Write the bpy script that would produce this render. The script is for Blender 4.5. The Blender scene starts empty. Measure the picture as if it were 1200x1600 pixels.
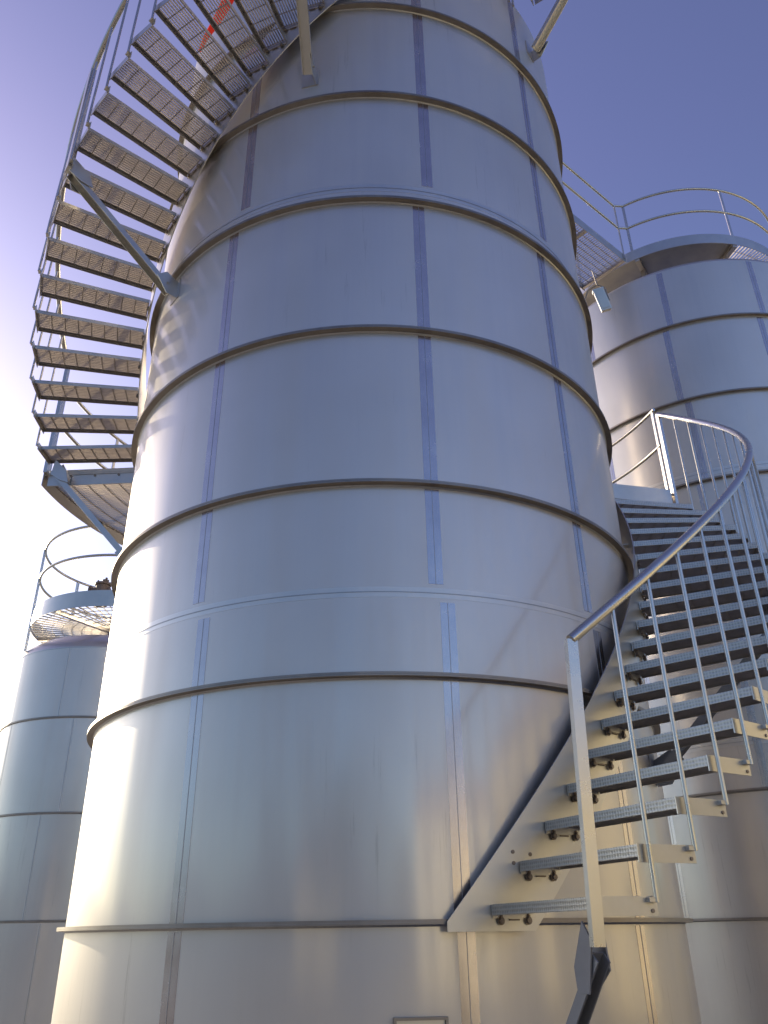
import bpy, math, random
from mathutils import Vector, Matrix
random.seed(7)
C = bpy.context.scene
COL = C.collection
PI = math.pi
rad = math.radians
S = 2.12            # metres per tank radius
EYE = 1.62          # camera height

# ------------------------------------------------------------------ camera
F, PITCH, ROLL = 1259.63, 0.4812, -0.0147
cd = bpy.data.cameras.new('camera')
cam = bpy.data.objects.new('camera', cd)
COL.objects.link(cam)
cd.sensor_fit = 'VERTICAL'
cd.sensor_height = 24.0
cd.lens = 24.0 * F / 1600.0
cd.clip_start = 0.05
cd.clip_end = 4000
_r = Vector((1, 0, 0)); _u = Vector((0, -math.sin(PITCH), math.cos(PITCH))); _f = Vector((0, math.cos(PITCH), math.sin(PITCH)))
_R = _r * math.cos(ROLL) + _u * math.sin(ROLL)
_U = -_r * math.sin(ROLL) + _u * math.cos(ROLL)
m = Matrix((_R, _U, -_f)).transposed().to_4x4()
m.translation = Vector((0, 0, EYE))
cam.matrix_world = m
C.camera = cam

# ------------------------------------------------------------------ sky, sun, exposure
SUN_AZ, SUN_EL = rad(-48), rad(17)     # azimuth from +Y towards +X
sun_dir = Vector((math.sin(SUN_AZ) * math.cos(SUN_EL), math.cos(SUN_AZ) * math.cos(SUN_EL), math.sin(SUN_EL)))
W = bpy.data.worlds.new('World'); C.world = W; W.use_nodes = True
nt = W.node_tree; nt.nodes.clear()
out = nt.nodes.new('ShaderNodeOutputWorld'); bg = nt.nodes.new('ShaderNodeBackground')
sky = nt.nodes.new('ShaderNodeTexSky'); sky.sky_type = 'NISHITA'; sky.sun_disc = False
sky.sun_elevation = SUN_EL; sky.sun_rotation = SUN_AZ
sky.altitude = 100; sky.air_density = 1.0; sky.dust_density = 1.6; sky.ozone_density = 2.5
tint = nt.nodes.new('ShaderNodeMix'); tint.data_type = 'RGBA'; tint.blend_type = 'MULTIPLY'; tint.inputs[0].default_value = 1
# clear violet-blue overhead, neutral milky air near the horizon
tcs = nt.nodes.new('ShaderNodeTexCoord'); sxyz = nt.nodes.new('ShaderNodeSeparateXYZ'); nt.links.new(tcs.outputs['Generated'], sxyz.inputs[0])
mrs = nt.nodes.new('ShaderNodeMapRange'); mrs.inputs[1].default_value = 0.03; mrs.inputs[2].default_value = 0.75; nt.links.new(sxyz.outputs['Z'], mrs.inputs[0])
tcol = nt.nodes.new('ShaderNodeMix'); tcol.data_type = 'RGBA'; nt.links.new(mrs.outputs[0], tcol.inputs[0])
tcol.inputs[6].default_value = (0.88, 1.05, 1.14, 1); tcol.inputs[7].default_value = (1.27, 0.93, 1.16, 1)
nt.links.new(tcol.outputs[2], tint.inputs[7])
nt.links.new(sky.outputs[0], tint.inputs[6])
# haze glow in the air round the low sun
geo = nt.nodes.new('ShaderNodeTexCoord')
dot = nt.nodes.new('ShaderNodeVectorMath'); dot.operation = 'DOT_PRODUCT'
nt.links.new(geo.outputs['Generated'], dot.inputs[0]); dot.inputs[1].default_value = sun_dir
mx = nt.nodes.new('ShaderNodeMath'); mx.operation = 'MAXIMUM'; mx.inputs[1].default_value = 0
nt.links.new(dot.outputs['Value'], mx.inputs[0])
pw = nt.nodes.new('ShaderNodeMath'); pw.operation = 'POWER'; pw.inputs[1].default_value = 13.0
nt.links.new(mx.outputs[0], pw.inputs[0])
ml = nt.nodes.new('ShaderNodeMath'); ml.operation = 'MULTIPLY'; ml.inputs[1].default_value = 2.6
nt.links.new(pw.outputs[0], ml.inputs[0])
gc = nt.nodes.new('ShaderNodeMix'); gc.data_type = 'RGBA'; gc.blend_type = 'ADD'
gc.inputs[7].default_value = (0.86, 1.0, 1.08, 1)
nt.links.new(ml.outputs[0], gc.inputs[0]); gc.clamp_factor = False
nt.links.new(tint.outputs[2], gc.inputs[6])
nt.links.new(gc.outputs[2], bg.inputs[0])
bg.inputs[1].default_value = 0.15
nt.links.new(bg.outputs[0], out.inputs[0])

sd = bpy.data.lights.new('sun', 'SUN'); sd.energy = 4.2; sd.angle = rad(0.5); sd.color = (1.0, 0.86, 0.60)
sun = bpy.data.objects.new('sun', sd); COL.objects.link(sun)
sun.rotation_euler = (-sun_dir).to_track_quat('-Z', 'Y').to_euler()
C.view_settings.view_transform = 'Standard'; C.view_settings.look = 'None'
C.view_settings.gamma = 1; C.view_settings.exposure = 0.24
C.render.engine = 'CYCLES'
C.cycles.max_bounces = 8

# ------------------------------------------------------------------ materials
def mat(name, build):
    mt = bpy.data.materials.new(name); mt.use_nodes = True
    n = mt.node_tree.nodes; n.clear()
    o = n.new('ShaderNodeOutputMaterial'); build(mt.node_tree, n, o)
    return mt
def N(t, kind, **kw):
    x = t.nodes.new(kind)
    for k, v in kw.items(): setattr(x, k, v)
    return x
def noise(t, scale, stretch=(1, 1, 1), detail=4, rough=0.6):
    tc = N(t, 'ShaderNodeTexCoord'); mp = N(t, 'ShaderNodeMapping'); nz = N(t, 'ShaderNodeTexNoise')
    mp.inputs['Scale'].default_value = stretch
    t.links.new(tc.outputs['Object'], mp.inputs[0]); t.links.new(mp.outputs[0], nz.inputs[0])
    nz.inputs['Scale'].default_value = scale; nz.inputs['Detail'].default_value = detail; nz.inputs['Roughness'].default_value = rough
    return nz.outputs[0]
def rng(t, src, a, b, lo=0.3, hi=0.7):
    r = N(t, 'ShaderNodeMapRange'); t.links.new(src, r.inputs[0])
    r.inputs[1].default_value = lo; r.inputs[2].default_value = hi
    r.inputs[3].default_value = a; r.inputs[4].default_value = b
    return r.outputs[0]
def rampc(t, src, c0, c1, lo=0.3, hi=0.7):
    f = rng(t, src, 0, 1, lo, hi)
    mxx = N(t, 'ShaderNodeMix', data_type='RGBA'); t.links.new(f, mxx.inputs[0])
    mxx.inputs[6].default_value = (*c0, 1); mxx.inputs[7].default_value = (*c1, 1)
    return mxx.outputs[2]
def bump(t, src, strength, dist=0.01):
    b = N(t, 'ShaderNodeBump'); b.inputs['Strength'].default_value = strength; b.inputs['Distance'].default_value = dist
    t.links.new(src, b.inputs['Height']); return b.outputs[0]

def shell_mat(name, c0, c1, r_sharp, r_wide, mixv, wav=0.05, seed=0.0):
    def b(t, n, o):
        streak = noise(t, 1.6, (3.2, 3.2, 0.16), 5, 0.65)
        blot = noise(t, 0.8, (1, 1, 1), 3, 0.5)
        fine = noise(t, 60, (1, 1, 0.03), 3, 0.7)
        wave = noise(t, 1.0, (1.0, 1.0, 0.55), 2, 0.4)
        col = rampc(t, blot, c0, c1, 0.35, 0.65)
        st = N(t, 'ShaderNodeMix', data_type='RGBA', blend_type='MULTIPLY')
        t.links.new(rng(t, streak, 0.0, 0.14, 0.5, 0.75), st.inputs[0]); t.links.new(col, st.inputs[6]); st.inputs[7].default_value = (0.74, 0.73, 0.70, 1)
        # dried water runs and smudges left on the sheet
        drip = noise(t, 2.6, (9, 9, 0.35), 6, 0.75); patch = noise(t, 0.9, (1, 1, 0.8), 3, 0.6)
        dm = N(t, 'ShaderNodeMath', operation='MULTIPLY'); t.links.new(rng(t, drip, 0, 1, 0.60, 0.66), dm.inputs[0]); t.links.new(rng(t, patch, 0, 0.35, 0.5, 0.62), dm.inputs[1])
        dc = N(t, 'ShaderNodeMix', data_type='RGBA', blend_type='MULTIPLY'); t.links.new(dm.outputs[0], dc.inputs[0]); t.links.new(st.outputs[2], dc.inputs[6]); dc.inputs[7].default_value = (0.55, 0.53, 0.50, 1)
        st = dc
        bn = bump(t, wave, wav, 0.05)
        bf = N(t, 'ShaderNodeBump'); bf.inputs['Strength'].default_value = 0.03; bf.inputs['Distance'].default_value = 0.002
        t.links.new(fine, bf.inputs['Height']); t.links.new(bn, bf.inputs['Normal'])
        sh = []
        for r_ in (r_sharp, r_wide):
            p = N(t, 'ShaderNodeBsdfPrincipled'); p.inputs['Metallic'].default_value = 1.0
            t.links.new(st.outputs[2], p.inputs['Base Color']); t.links.new(bf.outputs[0], p.inputs['Normal'])
            t.links.new(rng(t, streak, r_ * 0.94, r_ * 1.08), p.inputs['Roughness'])
            sh.append(p)
        ms = N(t, 'ShaderNodeMixShader'); t.links.new(rng(t, streak, mixv - 0.03, mixv + 0.05), ms.inputs[0])
        t.links.new(sh[0].outputs[0], ms.inputs[1]); t.links.new(sh[1].outputs[0], ms.inputs[2])
        t.links.new(ms.outputs[0], o.inputs[0])
    return mat(name, b)
def metal(name, c0, c1, r0, r1, scale=6, bmp=0.1, metallic=1.0, stretch=(1, 1, 1)):
    def b(t, n, o):
        nz = noise(t, scale, stretch, 5, 0.65)
        p = N(t, 'ShaderNodeBsdfPrincipled'); p.inputs['Metallic'].default_value = metallic
        t.links.new(rampc(t, nz, c0, c1), p.inputs['Base Color'])
        t.links.new(rng(t, nz, r0, r1), p.inputs['Roughness'])
        if bmp > .015: t.links.new(bump(t, noise(t, scale * 8, stretch), bmp, 0.002), p.inputs['Normal'])
        t.links.new(p.outputs[0], o.inputs[0])
    return mat(name, b)
M = {}
M['shell'] = shell_mat('brushed_shell', (0.66, 0.615, 0.57), (0.72, 0.675, 0.63), 0.14, 0.50, 0.80)
M['shell_far'] = shell_mat('brushed_shell_far', (0.66, 0.615, 0.57), (0.72, 0.675, 0.63), 0.18, 0.50, 0.78, 0.1)
M['band2'] = metal('ground_weld', (0.62, 0.60, 0.57), (0.70, 0.67, 0.64), 0.38, 0.46, 5, 0.02)
M['band'] = metal('polished_weld', (0.52, 0.47, 0.47), (0.60, 0.55, 0.55), 0.20, 0.29, 5, 0.02)
M['bead'] = metal('weld_bead', (0.36, 0.35, 0.36), (0.46, 0.45, 0.46), 0.35, 0.5, 30, 0.2)
M['ring'] = metal('ring_steel', (0.27, 0.235, 0.21), (0.38, 0.34, 0.305), 0.38, 0.52, 4, 0.06)
M['galv'] = metal('galvanised', (0.54, 0.515, 0.48), (0.64, 0.61, 0.57), 0.32, 0.42, 3, 0.03)
M['rail'] = metal('rail_tube', (0.58, 0.55, 0.51), (0.65, 0.62, 0.58), 0.24, 0.32, 3, 0.01)
M['plate'] = metal('stringer_plate', (0.60, 0.57, 0.53), (0.68, 0.65, 0.61), 0.32, 0.42, 2, 0.03)
M['grate'] = metal('grating', (0.46, 0.42, 0.38), (0.58, 0.53, 0.48), 0.38, 0.5, 12, 0.1)
M['dark'] = metal('dark_brace', (0.22, 0.215, 0.22), (0.28, 0.275, 0.28), 0.5, 0.6, 3, 0.03, 0.35)
M['deck'] = metal('deck_plate', (0.34, 0.32, 0.30), (0.44, 0.41, 0.38), 0.42, 0.55, 5, 0.03)
M['rust'] = metal('rusty_bolt', (0.22, 0.17, 0.13), (0.36, 0.31, 0.27), 0.4, 0.6, 40, 0.2, 0.9)
M['brown'] = metal('brown_fitting', (0.16, 0.12, 0.10), (0.24, 0.18, 0.15), 0.5, 0.7, 20, 0.2, 0.3)
def _nosing(t, n, o):
    tc = N(t, 'ShaderNodeTexCoord'); vo = N(t, 'ShaderNodeTexVoronoi'); vo.inputs['Scale'].default_value = 55; vo.inputs['Randomness'].default_value = 0.15
    t.links.new(tc.outputs['Object'], vo.inputs[0])
    p = N(t, 'ShaderNodeBsdfPrincipled'); p.inputs['Metallic'].default_value = 1.0; p.inputs['Roughness'].default_value = 0.38
    t.links.new(rampc(t, vo.outputs['Distance'], (0.33, 0.315, 0.295), (0.53, 0.505, 0.475), 0.2, 0.55), p.inputs['Base Color'])
    t.links.new(bump(t, vo.outputs['Distance'], 0.5, 0.004), p.inputs['Normal'])
    t.links.new(p.outputs[0], o.inputs[0])
M['nosing'] = mat('chequered_nosing', _nosing)
def paint(name, c0, c1, rough=0.6, scale=4, emit=None):
    def b(t, n, o):
        nz = noise(t, scale, (1, 1, 1), 6, 0.65)
        p = N(t, 'ShaderNodeBsdfPrincipled'); p.inputs['Roughness'].default_value = rough
        t.links.new(rampc(t, nz, c0, c1), p.inputs['Base Color'])
        t.links.new(bump(t, nz, 0.3, 0.02), p.inputs['Normal'])
        t.links.new(p.outputs[0], o.inputs[0])
    return mat(name, b)
def _red(t, n, o):
    p = N(t, 'ShaderNodeBsdfPrincipled'); p.inputs['Roughness'].default_value = 0.5
    t.links.new(rampc(t, noise(t, 9), (0.85, 0.08, 0.05), (0.90, 0.12, 0.08)), p.inputs['Base Color'])
    tr = N(t, 'ShaderNodeBsdfTranslucent'); tr.inputs[0].default_value = (1.0, 0.16, 0.10, 1)
    ms = N(t, 'ShaderNodeMixShader'); ms.inputs[0].default_value = 0.6
    t.links.new(p.outputs[0], ms.inputs[1]); t.links.new(tr.outputs[0], ms.inputs[2]); t.links.new(ms.outputs[0], o.inputs[0])
M['red'] = mat('red_tape', _red)
M['ground'] = paint('yard_ground', (0.24, 0.22, 0.18), (0.33, 0.305, 0.25), 0.9, 0.7)
M['hill'] = paint('hill_scrub', (0.05, 0.055, 0.05), (0.09, 0.09, 0.075), 0.95, 0.05)
M['wall_tan'] = paint('tan_render', (0.76, 0.67, 0.42), (0.82, 0.73, 0.48), 0.85, 2)
M['wall_white'] = paint('white_render', (0.74, 0.69, 0.50), (0.80, 0.75, 0.56), 0.85, 2)
M['tile'] = paint('roof_tile', (0.28, 0.13, 0.08), (0.36, 0.18, 0.11), 0.8, 6)
M['dark_glass'] = paint('window_glass', (0.03, 0.035, 0.04), (0.05, 0.055, 0.06), 0.1, 3)
M['leaf'] = paint('leaf', (0.04, 0.07, 0.025), (0.09, 0.12, 0.04), 0.7, 3)
M['bark'] = paint('bark', (0.10, 0.075, 0.05), (0.16, 0.12, 0.09), 0.9, 8)

# ------------------------------------------------------------------ mesh helpers
class MB:
    def __init__(s): s.v = []; s.f = []; s.m = []; s.sm = []
    def add(s, vs, fs, mi=0, smooth=False):
        b = len(s.v); s.v += [tuple(x) for x in vs]
        for f in fs: s.f.append([b + i for i in f]); s.m.append(mi); s.sm.append(smooth)
    def box(s, c, ax, ay, az, mi=0):      # centre and three half-extent vectors
        c, ax, ay, az = Vector(c), Vector(ax), Vector(ay), Vector(az)
        vs = [c + ax * i + ay * j + az * k for k in (-1, 1) for j in (-1, 1) for i in (-1, 1)]
        s.add(vs, [(0, 2, 3, 1), (4, 5, 7, 6), (0, 1, 5, 4), (2, 6, 7, 3), (0, 4, 6, 2), (1, 3, 7, 5)], mi)
    def prism(s, pts, d, mi=0):           # polygon pts (3-D) extruded by vector d
        n = len(pts); pts = [Vector(p) for p in pts]; d = Vector(d)
        s.add(pts + [p + d for p in pts], [tuple(range(n))[::-1], tuple(range(n, 2 * n))] + [(i, (i + 1) % n, n + (i + 1) % n, n + i) for i in range(n)], mi)
    def tube(s, pts, r, seg=12, mi=0, r2=None):
        pts = [Vector(p) for p in pts]; n = len(pts); vs = []; fs = []
        up = None
        for i, p in enumerate(pts):
            d = (pts[min(i + 1, n - 1)] - pts[max(i - 1, 0)]).normalized()
            if up is None: up = d.orthogonal().normalized()
            up = (up - d * up.dot(d)).normalized(); w = d.cross(up)
            rr = r if r2 is None else r + (r2 - r) * i / (n - 1)
            for k in range(seg):
                a = 2 * PI * k / seg; vs.append(p + up * math.cos(a) * rr + w * math.sin(a) * rr)
        for i in range(n - 1):
            for k in range(seg):
                k2 = (k + 1) % seg; fs.append((i * seg + k, i * seg + k2, (i + 1) * seg + k2, (i + 1) * seg + k))
        s.add(vs, fs, mi, True)
        s.add([vs[k] for k in range(seg)], [tuple(range(seg))[::-1]], mi)
        s.add([vs[(n - 1) * seg + k] for k in range(seg)], [tuple(range(seg))], mi)
    def sector(s, r0, r1, z0, z1, a0, a1, n, mi=0, smooth=True, slope=0.0, c=(0, 0)):  # annular prism; slope in m per rad
        full = abs(a1 - a0 - 2 * PI) < 1e-6; vs = []; fs = []
        cnt = n if full else n + 1
        for i in range(cnt):
            a = a0 + (a1 - a0) * i / n; dz = slope * (a - a0); ca, sa = math.cos(a), math.sin(a)
            for r, z in ((r0, z0), (r1, z0), (r1, z1), (r0, z1)): vs.append((c[0] + r * ca, c[1] + r * sa, z + dz))
        for k in range(4):                # separate copies per side keep the corners sharp
            sv = []; sf = []
            for i in range(cnt): sv += [vs[4 * i + k], vs[4 * i + (k + 1) % 4]]
            for i in range(n):
                j = (i + 1) % cnt; sf.append((2 * i, 2 * j, 2 * j + 1, 2 * i + 1))
            s.add(sv, sf, mi, smooth)
        if not full:
            s.add(vs[:4], [(0, 1, 2, 3)], mi); s.add(vs[-4:], [(3, 2, 1, 0)], mi)
    def revolve(s, prof, n, mi=0, a0=0, a1=2 * PI, c=(0, 0)):
        vs = []; fs = []; m_ = len(prof); full = abs(a1 - a0 - 2 * PI) < 1e-6; cnt = n if full else n + 1
        for i in range(cnt):
            a = a0 + (a1 - a0) * i / n
            for r, z in prof: vs.append((c[0] + r * math.cos(a), c[1] + r * math.sin(a), z))
        for i in range(n):
            j = (i + 1) % cnt
            for k in range(m_ - 1): fs.append((i * m_ + k, j * m_ + k, j * m_ + k + 1, i * m_ + k + 1))
        s.add(vs, fs, mi, True)
    def bolt(s, p, d, r=0.012, h=0.010, mi=0):
        p, d = Vector(p), Vector(d).normalized()
        s.tube([p, p + d * 0.003], r * 1.5, 12, mi); s.tube([p + d * 0.003, p + d * (0.003 + h)], r, 6, mi)
    def build(s, name, mats, parent=None, loc=None):
        me = bpy.data.meshes.new(name); me.from_pydata(s.v, [], s.f)
        if not isinstance(mats, (list, tuple)): mats = [mats]
        for x in mats: me.materials.append(M[x] if isinstance(x, str) else x)
        me.polygons.foreach_set('material_index', s.m); me.polygons.foreach_set('use_smooth', s.sm); me.update()
        o = bpy.data.objects.new(name, me); COL.objects.link(o)
        if parent: o.parent = parent
        if loc: o.location = loc
        return o
def thing(name, label, cat, loc, group=None):
    o = bpy.data.objects.new(name, None); COL.objects.link(o); o.location = loc; o.empty_display_size = 0.3
    o['label'] = label; o['category'] = cat
    if group: o['group'] = group
    return o
def tag(o, label, cat, group=None):
    o['label'] = label; o['category'] = cat
    if group: o['group'] = group
    return o
def pol(deg, r, z, t=0.0):      # point round an axis; t = tangential offset (ccw)
    a = rad(deg); return Vector((r * math.cos(a) - t * math.sin(a), r * math.sin(a) + t * math.cos(a), z))
def er(deg): return Vector((math.cos(rad(deg)), math.sin(rad(deg)), 0))
def et(deg): return Vector((-math.sin(rad(deg)), math.cos(rad(deg)), 0))
UZ = Vector((0, 0, 1))
def H(z): return z * S + EYE    # fitted height (tank radii above the eye) -> metres
def ray(x, y):
    u = (x - 600) / F; v = (800 - y) / F
    return (_f + _R * u + _U * v)

# ------------------------------------------------------------------ ground and hills
g = MB(); g.sector(0.0, 1500, -0.3, 0.0, 0, 2 * PI, 96, smooth=False)
g = g.build('ground', 'ground'); g['kind'] = 'structure'
hb = MB(); vs = []; fs = []; nn = 180
for i in range(nn):
    a = 2 * PI * i / nn
    h = 14 + 9 * math.sin(3 * a + 1) + 6 * math.sin(7 * a + 2) + 4 * math.sin(13 * a) + random.uniform(-1, 1)
    if math.sin(a) > 0.2: h *= 0.45
    for r_, hh in ((180, -0.2), (230, h * 0.75), (320, h * 1.25 + 3), (480, 0)): vs.append((r_ * math.cos(a), r_ * math.sin(a), hh))
for i in range(nn):
    j = (i + 1) % nn
    for k in range(3): fs.append((4 * i + k, 4 * j + k, 4 * j + k + 1, 4 * i + k + 1))
hb.add(vs, fs, 0, True); hb = hb.build('hills', 'hill'); hb['kind'] = 'structure'

# ------------------------------------------------------------------ tank builder
def make_tank(label, cx, cy, R, levels, top, ring_w, roof, seams, hseams, shellm, ground_z=0.0, group='steel storage tanks'):
    t = thing('storage_tank', label, 'storage tank', (cx, cy, 0), group)
    edges = [ground_z] + sorted(levels) + [top]
    for a, b in zip(edges[:-1], edges[1:]):
        k = MB(); n = 220
        k.revolve([(R, a), (R, b)], n); o = k.build('shell_course', shellm, t)
    k = MB(); k.revolve(roof, 200); k.build('roof', shellm, t)
    for z in sorted(levels):
        k = MB(); w_ = ring_w * random.uniform(0.96, 1.04)
        k.sector(R + 0.001, R + w_, z, z + 0.009, 0, 2 * PI, 220)
        k.sector(R + w_ - 0.006, R + w_ + 0.001, z + 0.0095, z + 0.022, 0, 2 * PI, 220)
        # fillet weld under the ring
        k.revolve([(R + 0.0005, z - 0.010), (R + 0.006, z - 0.004), (R + 0.009, z - 0.0005)], 220, 1)
        k.build('stiffener_ring', ['ring', 'bead'], t)
    for (deg, z0, z1, w_) in seams:
        k = MB(); da = w_ / R / 2; a = rad(deg)
        k.sector(R - 0.002, R + 0.0014, z0, z1, a - da, a + da, 6)
        k.sector(R, R + 0.0032, z0, z1, a - 0.0018 / R, a + 0.0018 / R, 2, 1)
        k.build('weld_seam', ['band2' if w_ < .05 else 'band', 'bead'], t)
    for z, w_ in hseams:
        k = MB(); k.sector(R - 0.002, R + 0.0012, z - w_ / 2, z + w_ / 2, 0, 2 * PI, 220)
        k.sector(R, R + 0.0035, z - 0.0025, z + 0.0025, 0, 2 * PI, 220, 1)
        k.build('weld_seam', ['band2', 'bead'], t)
    return t

CX, CY = -0.0464 * S, 3.0904 * S
zA, zB, zC, zD, zE, zG, zH = 3.5561, 2.9608, 2.3713, 1.7656, 1.1819, 0.5982, 0.0163
zF, zCw = 0.842, 2.447
zTop = 4.11
lv = [H(z) for z in (zA, zB, zC, zD, zE, zG, zH)] + [H(zH) - 1.24]
r9 = 0.03
sm = []
def seam(deg, za, zb, w_=0.092): sm.append((deg, H(za) + r9 * 0.5, H(zb) - r9 * 0.5, w_))
for deg, za, zb in ((-77.3, zA, zTop), (-77.1, zB, zA), (-76.9, zC + .1, zB), (-79.1, zD, zC), (-79.1, zE, zD), (-79.05, zF + .02, zE), (-77.3, zG, zF - .02), (-77.4, zH, zG), (-77.1, zH - .58, zH),
                    (-118.0, zB, zA), (-118.0, zC + .1, zB), (-120.5, zD, zC), (-120.8, zE, zD), (-120.3, zF + .02, zE), (-118.7, zG, zF - .02), (-118.5, zH, zG), (-118.6, zH - .58, zH),
                    (-44.9, zA, zTop), (-44.6, zB, zA), (-44.9, zC + .1, zB), (-47.4, zD, zC), (-47.5, zE, zD), (-47.8, zF + .02, zE), (-46.0, zG, zF - .02), (-45.2, zH, zG), (-45.6, zH - .58, zH)):
    seam(deg, za, zb)
R1 = S
zt = H(zTop)
tank1 = make_tank('large brushed steel tank in the centre of the yard wrapped by the helical stairs', CX, CY, R1, lv, zt, 0.0247 * S,
    [(R1, zt), (R1 - .02, zt + .05), (R1 - .10, zt + .09), (R1 * .5, zt + .32), (0.001, zt + .45)], sm, [(H(zF), 0.065), (H(zCw), 0.075)], 'shell')
# small fittings on the top course
k = MB()
for dx in (-0.035, 0.035):
    k.tube([pol(-46.5, R1 + .05, H(4.02), dx), pol(-46.5, R1 + .05, zt + .9, dx)], .012, 10)
k.build('vent_pipe', 'rail', tank1)
k = MB(); k.tube([pol(-61, R1 + .03, H(3.90), -.05), pol(-61, R1 + .03, H(3.90), .05)], .006, 8); k.box(pol(-61, R1 + .015, H(3.90), -.05), er(-61) * .018, et(-61) * .004, UZ * .012); k.box(pol(-61, R1 + .015, H(3.90), .05), er(-61) * .018, et(-61) * .004, UZ * .012)
k.build('lifting_lug', 'galv', tank1)
# name plate holder near the foot
k = MB(); zc_ = H(-0.168); d0 = -83.7
k.box(pol(d0, R1 + .012, zc_ - .07), er(d0) * .004, et(d0) * .115, UZ * .065)
for q_, (tt, zz, a_, b_) in enumerate(((0, 0, .128, .006), (0, -.14, .128, .006), (-.122, -.07, .006, .064), (.122, -.07, .006, .064))):
    k.box(pol(d0, R1 + .020, zc_ + zz, tt), er(d0) * .019, et(d0) * a_, UZ * b_, 1)
k.build('nameplate_holder', ['plate', 'ring'], tank1)

# ------------------------------------------------------------------ helical stairs on the centre tank
RI, RO = 1.042 * S, 1.480 * S
HB = 0.0572 * S                  # half depth of a tread
def arcpts(d0, d1, r, z0, slope_per_rad, n):
    return [pol(d0 + (d1 - d0) * i / n, r, z0 + slope_per_rad * rad((d1 - d0) * i / n)) for i in range(n + 1)]
def tread_meshes():
    L = RO - RI; f = MB(); z = 0
    # nosing (front, low side) and rear plate
    f.box((RI + L / 2, -HB + .003, z - .024), (L / 2 - .007, 0, 0), (0, .003, 0), (0, 0, .024), 1)
    f.box((RI + L / 2, -HB + .018, z - .0015), (L / 2 - .007, 0, 0), (0, .0118, 0), (0, 0, .0015), 1)
    f.box((RI + L / 2, HB - .0025, z - .018), (L / 2 - .007, 0, 0), (0, .0025, 0), (0, 0, .018), 0)
    n = 9
    for i in range(n):                    # bearing bars along the tread
        y = -HB + .036 + (2 * HB - .05) * i / (n - 1)
        f.box((RI + L / 2, y, z - .0150), (L / 2 - .007, 0, 0), (0, .0019, 0), (0, 0, .0125), 2)
    m_ = 9
    for i in range(m_):                   # cross bars
        x = RI + .012 + (L - .024) * i / (m_ - 1)
        f.box((x, 0, z - .0165), (.0032, 0, 0), (0, HB - .007, 0), (0, 0, .0055), 2)
    e = MB()                              # outer end plate reaching behind the tread
    e.box((RO - .003, .030, z - .034), (.003, 0, 0), (0, HB + .030, 0), (0, 0, .036))
    e.box((RO + .012, HB + .030, z - .012), (.012, 0, 0), (0, .020, 0), (0, 0, .009))
    e.tube([(RO - .001, HB + .034, z - .052), (RO + .004, HB + .034, z - .052)], .008, 10, 1)
    i_ = MB(); i_.box((RI - .0, 0, z - .030), (.003, 0, 0), (0, HB - .002, 0), (0, 0, .030))
    b = []
    for y in (-.075, .075):
        q = MB(); q.bolt((RI + .004, y, z - .072), (1, 0, 0), .013, .014); q.tube([(RI + .004, y, z - .044), (RI + .010, y, z - .044)], .005, 8)
        q.box((RI + .012, y - .0, z - .058), (.008, 0, 0), (0, .004, 0), (0, 0, .012)); b.append(q)
    sl = MB(); sl.box((RI + .0015, 0, z - .068), (.0035, 0, 0), (0, .028, 0), (0, 0, .0035)); b.append(sl)
    return f, e, i_, b
def tread_proto(parent):
    f, e, i_, b = tread_meshes()
    t = f.build('tread', ['galv', 'nosing', 'grate'], parent)
    e.build('end_plate', ['galv', 'rust'], t); i_.build('mounting_plate', 'plate', t)
    b[0].build('bolt', 'rust', t); b[1].build('bolt', 'rust', t); b[2].build('slot', 'rust', t)
    return t
def copy_part(o, parent):
    c = o.copy(); COL.objects.link(c); c.parent = parent
    for ch in [x for x in COL.objects if x.parent == o]:
        d = ch.copy(); COL.objects.link(d); d.parent = c
    return c
def brace(parent, d_out, z_out, d_in, z_in, name='brace', r_out=None, mt='galv', hw=.046):
    po = pol(d_out, (r_out or RO) - .02, z_out); pi_ = pol(d_in, R1 + .05, z_in)
    d = (po - pi_).normalized(); side = d.cross(UZ).normalized(); nrm = side.cross(d)
    k = MB(); c = (po + pi_) / 2; L = (po - pi_).length / 2
    k.box(c, d * L, side * hw, nrm * .003); k.box(c + nrm * -.026 + side * (hw - .003), d * L, side * .003, nrm * .023); k.box(c + nrm * -.026 - side * (hw - .003), d * L, side * .003, nrm * .023)
    o = k.build(name, mt, parent)
    k = MB()                               # gusset on the tank with a backing plate
    e = er(d_in)
    k.box(pol(d_in, R1 + .003, z_in + .01), e * .003, et(d_in) * .075, UZ * .10)
    k.prism([pol(d_in, R1 + .006, z_in + .07, .050), pol(d_in, R1 + .006, z_in - .10, .050), pol(d_in, R1 + .10, z_in - .09, .050), pol(d_in, R1 + .20, z_in + .06, .050), pol(d_in, R1 + .12, z_in + .13, .050)], et(d_in) * .007)
    k.bolt(pol(d_in, R1 + .10, z_in + .02, .057), et(d_in), .011, .01)
    k.build('gusset_plate', mt, o)
    k = MB()                               # gusset at the outer end
    k.prism([po + UZ * .10 - side * (hw + .004), po - d * .18 + UZ * .11 - side * (hw + .004), po - d * .24 + UZ * .02 - side * (hw + .004), po - d * .10 - UZ * .05 - side * (hw + .004), po + er(d_out) * .02 - UZ * .06 - side * (hw + .004)], -side * .007)
    k.prism([po - er(d_out) * a_ + UZ * b_ + side * (hw + .004) for a_, b_ in ((-.03, .04), (.03, .11), (.13, -.05), (.12, -.14), (.03, -.14))], side * .007)
    k.build('gusset_plate', mt, o)
    return o
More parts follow.
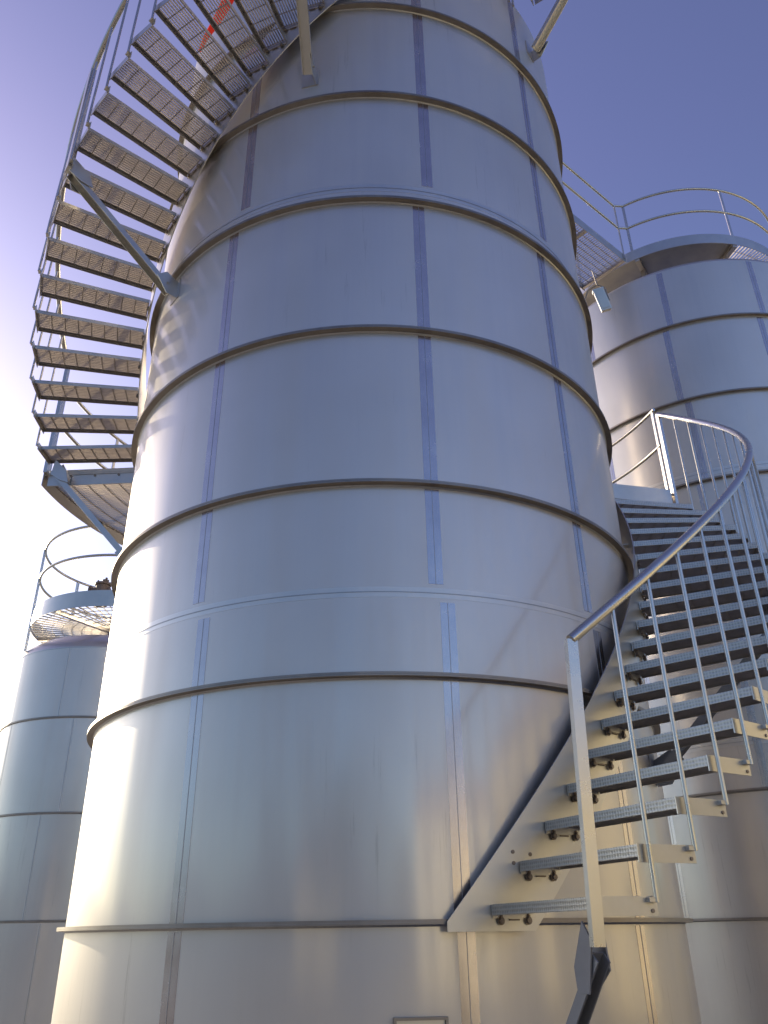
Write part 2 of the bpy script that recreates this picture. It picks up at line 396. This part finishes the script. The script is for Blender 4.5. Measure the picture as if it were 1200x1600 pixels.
def stair(label, phi0, z0, dphi, dz, n0, n1, rail_h, d_start, d_end, posts, braces, str0, str1, cut=None):
    st = thing('helical_staircase', label, 'staircase', (CX, CY, 0), 'flights of helical stairs round the centre tank')
    slope = dz / rad(dphi)
    proto = tread_proto(st)
    for i in range(n0, n1 + 1):
        t = proto if i == n0 else copy_part(proto, st)
        t.rotation_euler = (0, 0, rad(phi0 + dphi * i)); t.location = (0, 0, z0 + dz * i)
    zf = lambda deg: z0 + dz * (deg - phi0) / dphi
    # curved stringer
    k = MB(); n = int(abs(str1 - str0) / 1.0); rs = RI - .012
    vs = []; fs = []
    for i in range(n + 1):
        dg = str0 + (str1 - str0) * i / n; lo = zf(dg) - .118 * S; hi = zf(dg) + .152 * S
        if cut is not None: lo = max(lo, cut); hi = max(hi, cut + .004)
        for r_, zz in ((rs, lo), (rs + .008, lo), (rs + .008, hi), (rs, hi)): vs.append(pol(dg, r_, zz))
    for kk in range(4):
        sv = []; sf = []
        for i in range(n + 1): sv += [vs[4 * i + kk], vs[4 * i + (kk + 1) % 4]]
        for i in range(n): sf.append((2 * i, 2 * i + 2, 2 * i + 3, 2 * i + 1))
        k.add(sv, sf, 0, True)
    k.add(vs[:4], [(0, 1, 2, 3)]); k.add(vs[-4:], [(3, 2, 1, 0)])
    sg = k.build('stringer', 'plate', st)
    # stand-off brackets between stringer and shell
    for q in range(int((str1 - str0) / 22) + 1):
        dg = str0 + 6 + 22 * q
        if dg < str1: 
            k = MB(); k.box(pol(dg, (R1 + rs) / 2, zf(dg) + .02), er(dg) * ((rs - R1) / 2), et(dg) * .03, UZ * .004); k.build('bracket', 'galv', st)
    # handrail
    RH = 1.4917 * S if n1 < 22 else 1.484 * S
    k = MB(); nn_ = int(abs(d_end - d_start) / 1.5)
    k.tube([pol(d_start + (d_end - d_start) * i / nn_, RH, zf(d_start + (d_end - d_start) * i / nn_) + rail_h) for i in range(nn_ + 1)], .025, 14)
    k.build('handrail', 'rail', st)
    # balusters, one at the rear corner of every tread
    for i in range(n0, n1 + 1):
        dg = phi0 + dphi * i; off = math.degrees((HB + .045) / RO); a = dg + off
        zt_ = zf(min(a, d_end)) + rail_h - .018
        if a > d_end + .5: continue
        k = MB(); k.tube([pol(a, RO + .024, z0 + dz * i - .022), pol(a, RO + .024, z0 + dz * i + .10), pol(a, RH, zt_)], .0105, 10)
        k.build('baluster', 'rail', st)
    for dg, below in posts:
        mid = any(abs(dg - q) < 3 for q in (-31, 217.6, 257.5)); k = MB(); e, tt = er(dg), et(dg); hz = zf(dg) + rail_h; lz = zf(dg) - below
        if dg == -72.7:            # the foot of the newel stands a little back from its head
            a_, b_ = pol(dg, RH, hz), pol(dg, RH, lz, -.048); q_ = [a_ + tt * .026 * i + e * .016 * j for i, j in ((-1, -1), (1, -1), (1, 1), (-1, 1))]
            k.prism(q_, b_ - a_)
        else: k.box(pol(dg, RH, (hz + lz) / 2), e * (.024 if mid else .016), tt * (.042 if mid else .026), UZ * ((hz - lz) / 2))
        if dg != -72.7: k.bolt(pol(dg, RH - .012, lz + .25, 0), -e, .007, .006); k.bolt(pol(dg, RH - .012, lz + .10, 0), -e, .007, .006)
        k.build('post', 'rail', st)
    for b in braces: brace(st, *b)
    return st, zf
low, zfl = stair('lower flight of grated helical steps climbing the right side of the centre tank', -75.7, H(-0.0379), 4.505, .0932 * S, 1, 19, .529 * S, -72.7, 13.2,
    [(-72.7, .11), (-31.0, .12), (13.2, .10)], [], -80.2, 14.0, cut=H(0.0))
brace(low, -73.2, zfl(-72) - .16, -75.5, zfl(-72) - .16 - .50 * S, mt='dark', hw=.030)
brace(low, -29.5, zfl(-29.5) - .10, -29.5, zfl(-29.5) - .48 * S, mt='dark')
# spare bolt holes with rust in the lower stringer
k = MB()
for dg, z_ in ((-70.6, .17), (-68.0, .165), (-70.6, .145), (-68.0, .14)):
    k.tube([pol(dg, RI - .006, H(z_)), pol(dg, RI - .001, H(z_))], .010, 10)
k.build('bolt', 'rust', low)
UP0, UPD = 175.0, 4.566
upf, zfu = stair('upper flight of helical steps seen from below, left of the centre tank', UP0, H(1.8358) + .034, UPD, .0950 * S, 1, 26, .551 * S, 177.9, 294,
    [(177.9, .10), (217.6, .12), (257.5, .12), (292, .1)], [], 178.0, 296)
brace(upf, 217.4, zfu(217.4) - .10, 218.8, H(2.304) - .02)
brace(upf, 259.5, zfu(257) - .06, 256.7, H(3.117))

# ------------------------------------------------------------------ landing behind the tank
ld = thing('landing_platform', 'curved grated landing between the two stair flights behind the centre tank', 'platform', (CX, CY, 0))
a0, a1 = rad(13.2), rad(177.6); zd = H(1.872)
def grating_sector(k, r0, r1, z, a0, a1, pitch=0.034, mi=0, nb=None, c=(0, 0)):
    n = int((a1 - a0) * (r0 + r1) / 2 / pitch)
    for i in range(n + 1):
        a = a0 + (a1 - a0) * i / n; e = Vector((math.cos(a), math.sin(a), 0)); t_ = Vector((-math.sin(a), math.cos(a), 0))
        k.box(Vector((c[0], c[1], 0)) + e * (r0 + r1) / 2 + UZ * (z - .0135), e * ((r1 - r0) / 2), t_ * .0018, UZ * .0130, mi)
    m_ = max(2, int((r1 - r0) / .14))
    for i in range(m_ + 1):
        r_ = r0 + (r1 - r0) * i / m_
        k.sector(r_ - .003, r_ + .003, z - .014, z - .004, a0, a1, max(8, int((a1 - a0) * 20)), mi, c=c)
k = MB(); grating_sector(k, RI + .01, RO + .026, zd, a0 + .004, a1 - .004, .036); k.build('grating', 'grate', ld)
k = MB(); k.sector(RO + .03, RO + .038, zd - .135, zd + .012, a0, a1, 90); k.build('fascia', 'galv', ld)
k = MB(); k.sector(RI - .012, RI - .004, zd - .135, zd + .004, a0, a1, 90); k.build('stringer', 'galv', ld)
for dg in (13.2, 40, 68, 96, 124, 150, 177.2):
    k = MB(); end = dg in (13.2, 177.2); sgn = 1 if dg < 100 else -1
    k.box(pol(dg, (RI + RO) / 2, zd - .082 + (0.03 if end else 0)), er(dg) * ((RO - RI) / 2 - .011), et(dg) * .004, UZ * (.085 if end else .05))
    o = k.build('cross_beam', 'galv', ld)
    if dg == 177.2:
        for r_ in (.25, .50, .75):
            q = MB(); q.tube([pol(dg, RI + (RO - RI) * r_, zd - .04, .003), pol(dg, RI + (RO - RI) * r_, zd - .04, .012)], .012, 10); q.build('bolt', 'rust', o)
for dg in (40, 110): brace(ld, dg, zd - .06, dg, zd - .50 * S)
brace(ld, 178.6, zd - .02, 178.6, zd - .46 * S, r_out=RO - .09)
for nm, hh in (('top_rail', .500), ('mid_rail', .285)):
    k = MB(); k.tube([pol(13.9 + (176.6 - 13.9) * i / 80, RO + .015, zd + hh * S) for i in range(81)], .018, 12); k.build(nm, 'rail', ld)
for dg in (14.6, 45, 75, 105, 135, 158, 176.6):
    k = MB(); k.box(pol(dg, RO + .012, zd + .24 * S), er(dg) * .006, et(dg) * .018, UZ * (.26 * S)); k.build('post', 'rail', ld)

# small top landing above the frame, carried by a brace that shows
tl = thing('landing_platform', 'top landing propped by the brace at the centre tank rim, upper right', 'platform', (CX, CY, 0))
zd2 = zfu(295) + .02; b0, b1 = rad(295.5), rad(327)
k = MB(); grating_sector(k, RI + .01, RO - .012, zd2, b0 + .004, b1 - .004, .04); k.build('grating', 'grate', tl)
k = MB(); k.sector(RO - .008, RO, zd2 - .12, zd2 + .012, b0, b1, 24); k.build('fascia', 'galv', tl)
k = MB(); k.sector(RI - .012, RI - .004, zd2 - .12, zd2, b0, b1, 24); k.build('stringer', 'galv', tl)
for dg in (295.5, 327):
    k = MB(); k.box(pol(dg, (RI + RO) / 2, zd2 - .06), er(dg) * ((RO - RI) / 2 - .011), et(dg) * .004, UZ * .055); k.build('cross_beam', 'galv', tl)
brace(tl, 321.5, zd2 - .03, 323.3, H(3.86))

# red tape tied to the upper rail, seen through the gratings
k = MB()
pts = [(311, 82), (322, 58), (338, 34), (350, 12), (364, -16)]
hw = [2.0, 4.2, 6.5, 8.0, 9.0]
base = []
for (x, y), w_ in zip(pts, hw):
    t_ = 2.12 * 3.72 / ray(x, y).z
    a_ = ray(x - w_, y - w_ * .4) * t_ + Vector((0, 0, EYE)); b_ = ray(x + w_, y + w_ * .4) * t_ + Vector((0, 0, EYE)); base += [a_, b_]
n_ = len(pts); k.add(base + [v + Vector((0, .004, .004)) for v in base],
    [(2 * i, 2 * i + 1, 2 * i + 3, 2 * i + 2) for i in range(n_ - 1)] + [(2 * n_ + 2 * i, 2 * n_ + 2 * i + 2, 2 * n_ + 2 * i + 3, 2 * n_ + 2 * i + 1) for i in range(n_ - 1)], 0, True)
tag(k.build('warning_tape', 'red'), 'bright red strip seen through the gratings of the topmost visible steps', 'tape')

# ------------------------------------------------------------------ right tank with ring walkway
RX, RY, RR = 2.417 * S, 5.207 * S, 1.078 * S
lv3 = [H(z + .017) for z in (3.5561, 2.9608, 2.3713, 1.7656, 1.1819, 0.5982, 0.0163)]
zt3 = H(4.07)
sm3 = []
for dg0, par in ((-149, 0), (-118, 1), (-86, 0), (-178, 1)):
    e3 = [H(-.55)] + sorted(lv3) + [zt3]
    for q, (a, b) in enumerate(zip(e3[:-1], e3[1:])): sm3.append((dg0 + (2.0 if q % 2 else 0), a + .02, b - .02, .085))
tank3 = make_tank('tall steel tank behind the stairs at right, ringed by a guarded walkway on its top', RX, RY, RR, lv3, zt3, .05,
    [(RR, zt3), (RR - .02, zt3 + .05), (RR - .10, zt3 + .09), (RR * .5, zt3 + .30), (0.001, zt3 + .4)], sm3, [(H(2.447), 0.09), (H(.86), .08)], 'shell_far')
PX, PY, PR = 2.38 * S, 5.17 * S, 0.900 * S
zb3, zt3f = H(4.38), H(4.47)
wk = thing('ring_walkway', 'round grated walkway with guard rails on top of the right tank', 'walkway', (PX, PY, 0))
k = MB(); k.sector(PR - .008, PR, zb3, zt3f, 0, 2 * PI, 120); k.build('fascia', 'galv', wk)
for q in range(8):
    k = MB()
    if q == 5: continue
    if q == 4: k.sector(PR - .80, PR - .012, zb3 + .03, zb3 + .036, PI, 1.5 * PI + .22, 30); k.build('deck_plate', 'deck', wk)
    else: grating_sector(k, PR - .80, PR - .012, zb3 + .05, q * PI / 4 + (.24 if q == 6 else .01), (q + 1) * PI / 4 - .01, .045); k.build('grating', 'grate', wk)
for q in range(8):
    dg = q * 45 + 12
    k = MB(); k.box(pol(dg, PR - .42, zb3 - .012), er(dg) * .41, et(dg) * .035, UZ * .028); k.box(pol(dg, PR - .30, (zb3 - .04 + zt3 + .05) / 2), er(dg) * .03, et(dg) * .03, UZ * (zb3 - .04 - zt3 - .05) * .5)
    k.build('cross_beam', 'grate', wk)
BD = 220.6                                       # bridge direction as seen from the right tank
for nm, z_ in (('top_rail', 4.94), ('mid_rail', 4.705)):
    k = MB(); s0 = BD + 15; s1 = BD - 15 + 360
    k.tube([pol(s0 + (s1 - s0) * i / 90, PR - .01, H(z_)) for i in range(91)], .021, 10); k.build(nm, 'rail', wk)
for dg in (BD + 15, -78, -40, 0, 40, 80, 120, 160, BD - 15):
    k = MB(); k.box(pol(dg, PR - .01, (zb3 + .02 + H(4.94)) / 2), er(dg) * .008, et(dg) * .020, UZ * ((H(4.94) - zb3 - .02) / 2)); k.build('post', 'rail', wk)
# bridge between the two tank tops
br = thing('bridge_walkway', 'straight grated bridge with guard rails joining the right tank walkway to the centre tank', 'walkway', (PX, PY, 0))
u_ = er(BD); v_ = et(BD); L0, L1_ = PR + .004, 3.19 * S - R1 + .25; BW = .40
k = MB()
for i in range(int((L1_ - L0) / .045)):
    k.box(u_ * (L0 + .03 + .045 * i) + UZ * (zb3 + .035), u_ * .0018, v_ * (BW - .01), UZ * .013)
for i in range(9): k.box(u_ * ((L0 + L1_) / 2) + v_ * (-BW + .03 + (2 * BW - .06) * i / 8) + UZ * (zb3 + .033), u_ * ((L1_ - L0) / 2 - .02), v_ * .003, UZ * .010)
k.build('grating', 'grate', br)
for s_ in (-1, 1):
    k = MB(); k.box(u_ * ((L0 + L1_) / 2) + v_ * (s_ * BW) + UZ * (zb3 + .04), u_ * ((L1_ - L0) / 2), v_ * .004, UZ * .08); k.build('side_beam', 'galv', br)
    for z_ in (4.94, 4.705):
        k = MB(); k.tube([pol(BD + 15 * s_, PR - .01, H(z_)), u_ * (L0 + .05) + v_ * (s_ * BW) + UZ * H(z_), u_ * L1_ + v_ * (s_ * BW) + UZ * H(z_)], .020, 10); k.build('guard_rail', 'rail', br)
    for l_ in (L0 + .06, (L0 + L1_) / 2, L1_ - .1):
        k = MB(); k.box(u_ * l_ + v_ * (s_ * (BW + .012)) + UZ * ((zb3 + H(4.94)) / 2), u_ * .018, v_ * .007, UZ * ((H(4.94) - zb3) / 2 - .01)); k.build('post', 'rail', br)
for q in range(4):
    k = MB(); l_ = L0 + .05 + (L1_ - L0 - .1) * q / 3; k.box(u_ * l_ + UZ * (zb3 - .005), u_ * .025, v_ * (BW - .006), UZ * .022); k.build('cross_beam', 'grate', br)
# slim box on a bracket below the walkway
def at_px(x, y, dist_h):
    d = ray(x, y); h = math.hypot(d.x, d.y); return d * (dist_h / h) + Vector((0, 0, EYE))
fl_p = at_px(941, 470, 4.25 * S)
fl = thing('junction_box', 'pale slim metal box hanging on a bent bracket below the walkway of the right tank', 'box', fl_p)
ax = Vector((.95, -.22, .16)).normalized(); az = Vector((-.26, -.12, 1)).normalized(); ay = ax.cross(az).normalized() * -1; az = az.normalized()
k = MB(); k.box((0, 0, 0), ax * .062, ay * .035, az * .16); k.box(-ay * .04, ax * .072, ay * .006, az * .17); k.box(az * .17, ax * .075, ay * .05, az * .012); k.build('housing', 'plate', fl)
k = MB(); k.box(-ay * .0495, ax * .052, ay * .003, az * .145); k.build('cover', 'galv', fl)
k = MB(); k.tube([ax * .09 - az * .02, ax * .10 + az * .18, ax * .02 + az * .26, -ax * .12 + az * .22, -ax * .20 + az * .10], .010, 8); k.tube([ax * .02 + az * .26, ax * .04 + az * .50], .010, 8); k.build('bracket', 'ring', fl)

# ------------------------------------------------------------------ left tank with small ring platform
LX, LY, LR = -2.10 * S, 6.056 * S, .70 * S
lv2 = [H(1.295), H(.693), H(.085), H(-.5)]
zt2 = H(1.783)
sm2 = []
for dg0 in (-97, -60, -140):
    e2 = [0.05] + sorted(lv2) + [zt2]
    for q, (a, b) in enumerate(zip(e2[:-1], e2[1:])): sm2.append((dg0 + (9 if q % 2 else 0), a + .02, b - .02, .03))
tank2 = make_tank('smaller tank at the left edge in sun glare under a railed round platform', LX, LY, LR, lv2, zt2, .018,
    [(LR, zt2), (LR * .985, zt2 + .07), (LR * .93, zt2 + .15), (LR * .82, zt2 + .27), (LR * .5, zt2 + .38), (.001, zt2 + .42)], sm2, [(zt2 - .01, .022)], 'shell_far')
QX, QY, QR = -1.943 * S, 5.835 * S, .695 * S
zq0, zq1 = H(1.996), H(2.114)
pq = thing('ring_platform', 'small round platform with curved guard rails on top of the left tank', 'platform', (QX, QY, 0))
k = MB(); k.sector(QR - .008, QR, zq0, zq1 - .10, 0, 2 * PI, 110); k.build('fascia', 'galv', pq)
k = MB(); k.sector(QR - .016, QR - .0085, zq1 - .12, zq1, 0, 2 * PI, 110); k.build('kick_plate', 'galv', pq)
for q in range(6):
    if q == 2: continue
    k = MB(); grating_sector(k, .30, QR - .02, zq0 + .05, q * PI / 3 + .02, (q + 1) * PI / 3 - .02, .07); k.build('grating', 'plate', pq)
for q in range(6):
    dg = q * 60; k = MB(); k.box(pol(dg, QR / 2 + .14, zq0 + .012), er(dg) * (QR / 2 - .16), et(dg) * .03, UZ * .03); k.build('cross_beam', 'plate', pq)
k = MB(); k.revolve([(.30, zt2 + .25), (.30, zq1 + .1), (.001, zq1 + .14)], 32, c=(-.1, .1)); k.build('hatch_neck', 'ring', pq)
for nm, z_ in (('top_rail', 2.615), ('mid_rail', 2.377)):
    k = MB(); k.tube([pol(-30 + 330 * i / 90, QR - .005, H(z_)) for i in range(91)], .021, 10); k.build(nm, 'rail', pq)
for dg in (204, 150, 90, 30, -30):
    k = MB(); k.box(pol(dg, QR + .004, (zq0 - .38 + H(2.615)) / 2), er(dg) * .020, et(dg) * .02, UZ * ((H(2.615) - zq0 + .38) / 2)); k.build('post', 'rail', pq)
vp = at_px(160, 922, 5.7 * S)
va = thing('valve', 'lumpy brown valve fitting standing on the left tank platform', 'valve', vp)
k = MB(); k.tube([(0, 0, -.25), (0, 0, .07)], .10, 16); k.tube([(-.17, 0, -.02), (.12, 0, -.02)], .055, 12); k.tube([(-.19, 0, -.02), (-.165, 0, -.02)], .085, 14); k.build('body', 'brown', va)
k = MB(); k.tube([(0, 0, .07), (0, 0, .10)], .12, 16); k.tube([(.03, 0, .10), (.03, 0, .16)], .05, 10); k.tube([(.03, 0, .16), (.04, 0, .20)], .018, 8)
for q in range(6): k.bolt((.10 * math.cos(q * PI / 3), .10 * math.sin(q * PI / 3), .10), UZ, .014, .02)
k.build('bonnet', 'brown', va)

make_tank('unseen steel tank added behind the centre tank to shade the right tank', -0.02 * S, 7.05 * S, 1.0 * S, [H(z) for z in (.6, 1.18, 1.77, 2.37)], H(2.95), .05,  # unseen tank, added to cast shade on the right tank's lower part
    [(S, H(2.95)), (S - .02, H(2.95) + .05), (S - .10, H(2.95) + .09), (S * .5, H(2.95) + .3), (.001, H(2.95) + .4)], [], [], 'shell_far')

# ------------------------------------------------------------------ yard behind the camera (seen mirrored in the steel)
def house(name, label, x, y, w, d, h, rot, wallm, roofm, wins):
    t = thing(name, label, 'building', (x, y, 0)); t.rotation_euler = (0, 0, rot)
    k = MB(); k.box((0, 0, h / 2), (w / 2, 0, 0), (0, d / 2, 0), (0, 0, h / 2)); k.build('wall', wallm, t)
    k = MB(); o_ = .35
    k.prism([(-w / 2 - o_, -d / 2 - o_, h + .01), (-w / 2 - o_, d / 2 + o_, h + .01), (-w / 2 - o_, 0, h + d * .22)], (w + 2 * o_, 0, 0)); k.build('roof', roofm, t)
    nW = wins
    for i in range(nW):
        xx = -w / 2 + (i + .5) * w / nW
        for zz in ([h * .55] if h < 4.5 else [h * .27, h * .72]):
            f = MB(); f.box((xx, d / 2 + .02, zz), (.62, 0, 0), (0, .03, 0), (0, 0, .72)); fo = f.build('window', 'wall_white', t)
            f = MB(); f.box((xx, d / 2 + .056, zz), (.52, 0, 0), (0, .008, 0), (0, 0, .62)); f.build('pane', 'dark_glass', fo)
    return t
house('warehouse', 'long tan rendered warehouse mirrored in the lower right of the centre tank', 24, -3, 30, 10, 7.5, rad(98), 'wall_tan', 'tile', 5)
house('farm_house', 'cream house with red tiled roof mirrored low in the tank beside the stringer foot', 13.5, -20, 12, 7, 5.2, rad(35), 'wall_white', 'tile', 3)
house('farm_house', 'low tan house mirrored low in the tank left of the nameplate', -13, -34, 9, 8, 3.8, rad(-12), 'wall_tan', 'tile', 3)
def tree(x, y, h, label):
    t = thing('broadleaf_tree', label, 'tree', (x, y, 0), 'trees round the yard')
    k = MB(); top = Vector((random.uniform(-.3, .3), random.uniform(-.3, .3), h * .55))
    k.tube([(0, 0, 0), top * .5, top], .22, 9, r2=.11)
    tips = []
    for q in range(7):
        a = q * 0.9 + random.random(); st_ = top * random.uniform(.6, 1); en = st_ + Vector((math.cos(a) * h * .2, math.sin(a) * h * .2, h * random.uniform(.08, .3)))
        k.tube([st_, (st_ + en) / 2 + Vector((0, 0, .1)), en], .08, 6, r2=.03); tips.append(en)
    k.build('trunk', 'bark', t)
    k = MB()
    for c in range(46):
        cc = random.choice(tips) + Vector((random.gauss(0, h * .09), random.gauss(0, h * .09), random.gauss(0, h * .09)))
        for l_ in range(34):
            p = cc + Vector((random.gauss(0, .35), random.gauss(0, .35), random.gauss(0, .3)))
            a = Vector((random.uniform(-1, 1), random.uniform(-1, 1), random.uniform(-1, 1))).normalized(); b = a.orthogonal().normalized()
            s_ = random.uniform(.09, .17); k.add([p - a * s_, p + b * s_ * .5, p + a * s_, p - b * s_ * .5], [(0, 1, 2, 3)])
    k.build('crown', 'leaf', t)
for q, (x, y, h, lb) in enumerate(((-6, -24, 7.5, 'tall tree mirrored in the tank left of the ladder foot'), (-9.5, -22, 6, 'rounder low tree mirrored in the lower left of the centre tank'),
        (5, -26, 6.0, 'tree mirrored just left of the cream house'), (-17, -19, 8, 'tall dark tree mirrored near the left edge of the centre tank'), (0, -33, 9, 'added tall tree between the cream house and the tree line, darkening the mirror image'),
        (-12.5, -27, 10, 'added tall tree of the line beyond the yard, darkening the mirror image'), (-4, -29, 10.5, 'added wide tree between the two houses, darkening the mirror image'), (-7.5, -31, 11, 'added high crowned tree behind the yard, darkening the mirror image'))):  # highest trees of this list are added to darken the tanks' low reflections
    tree(x, y, h, lb)
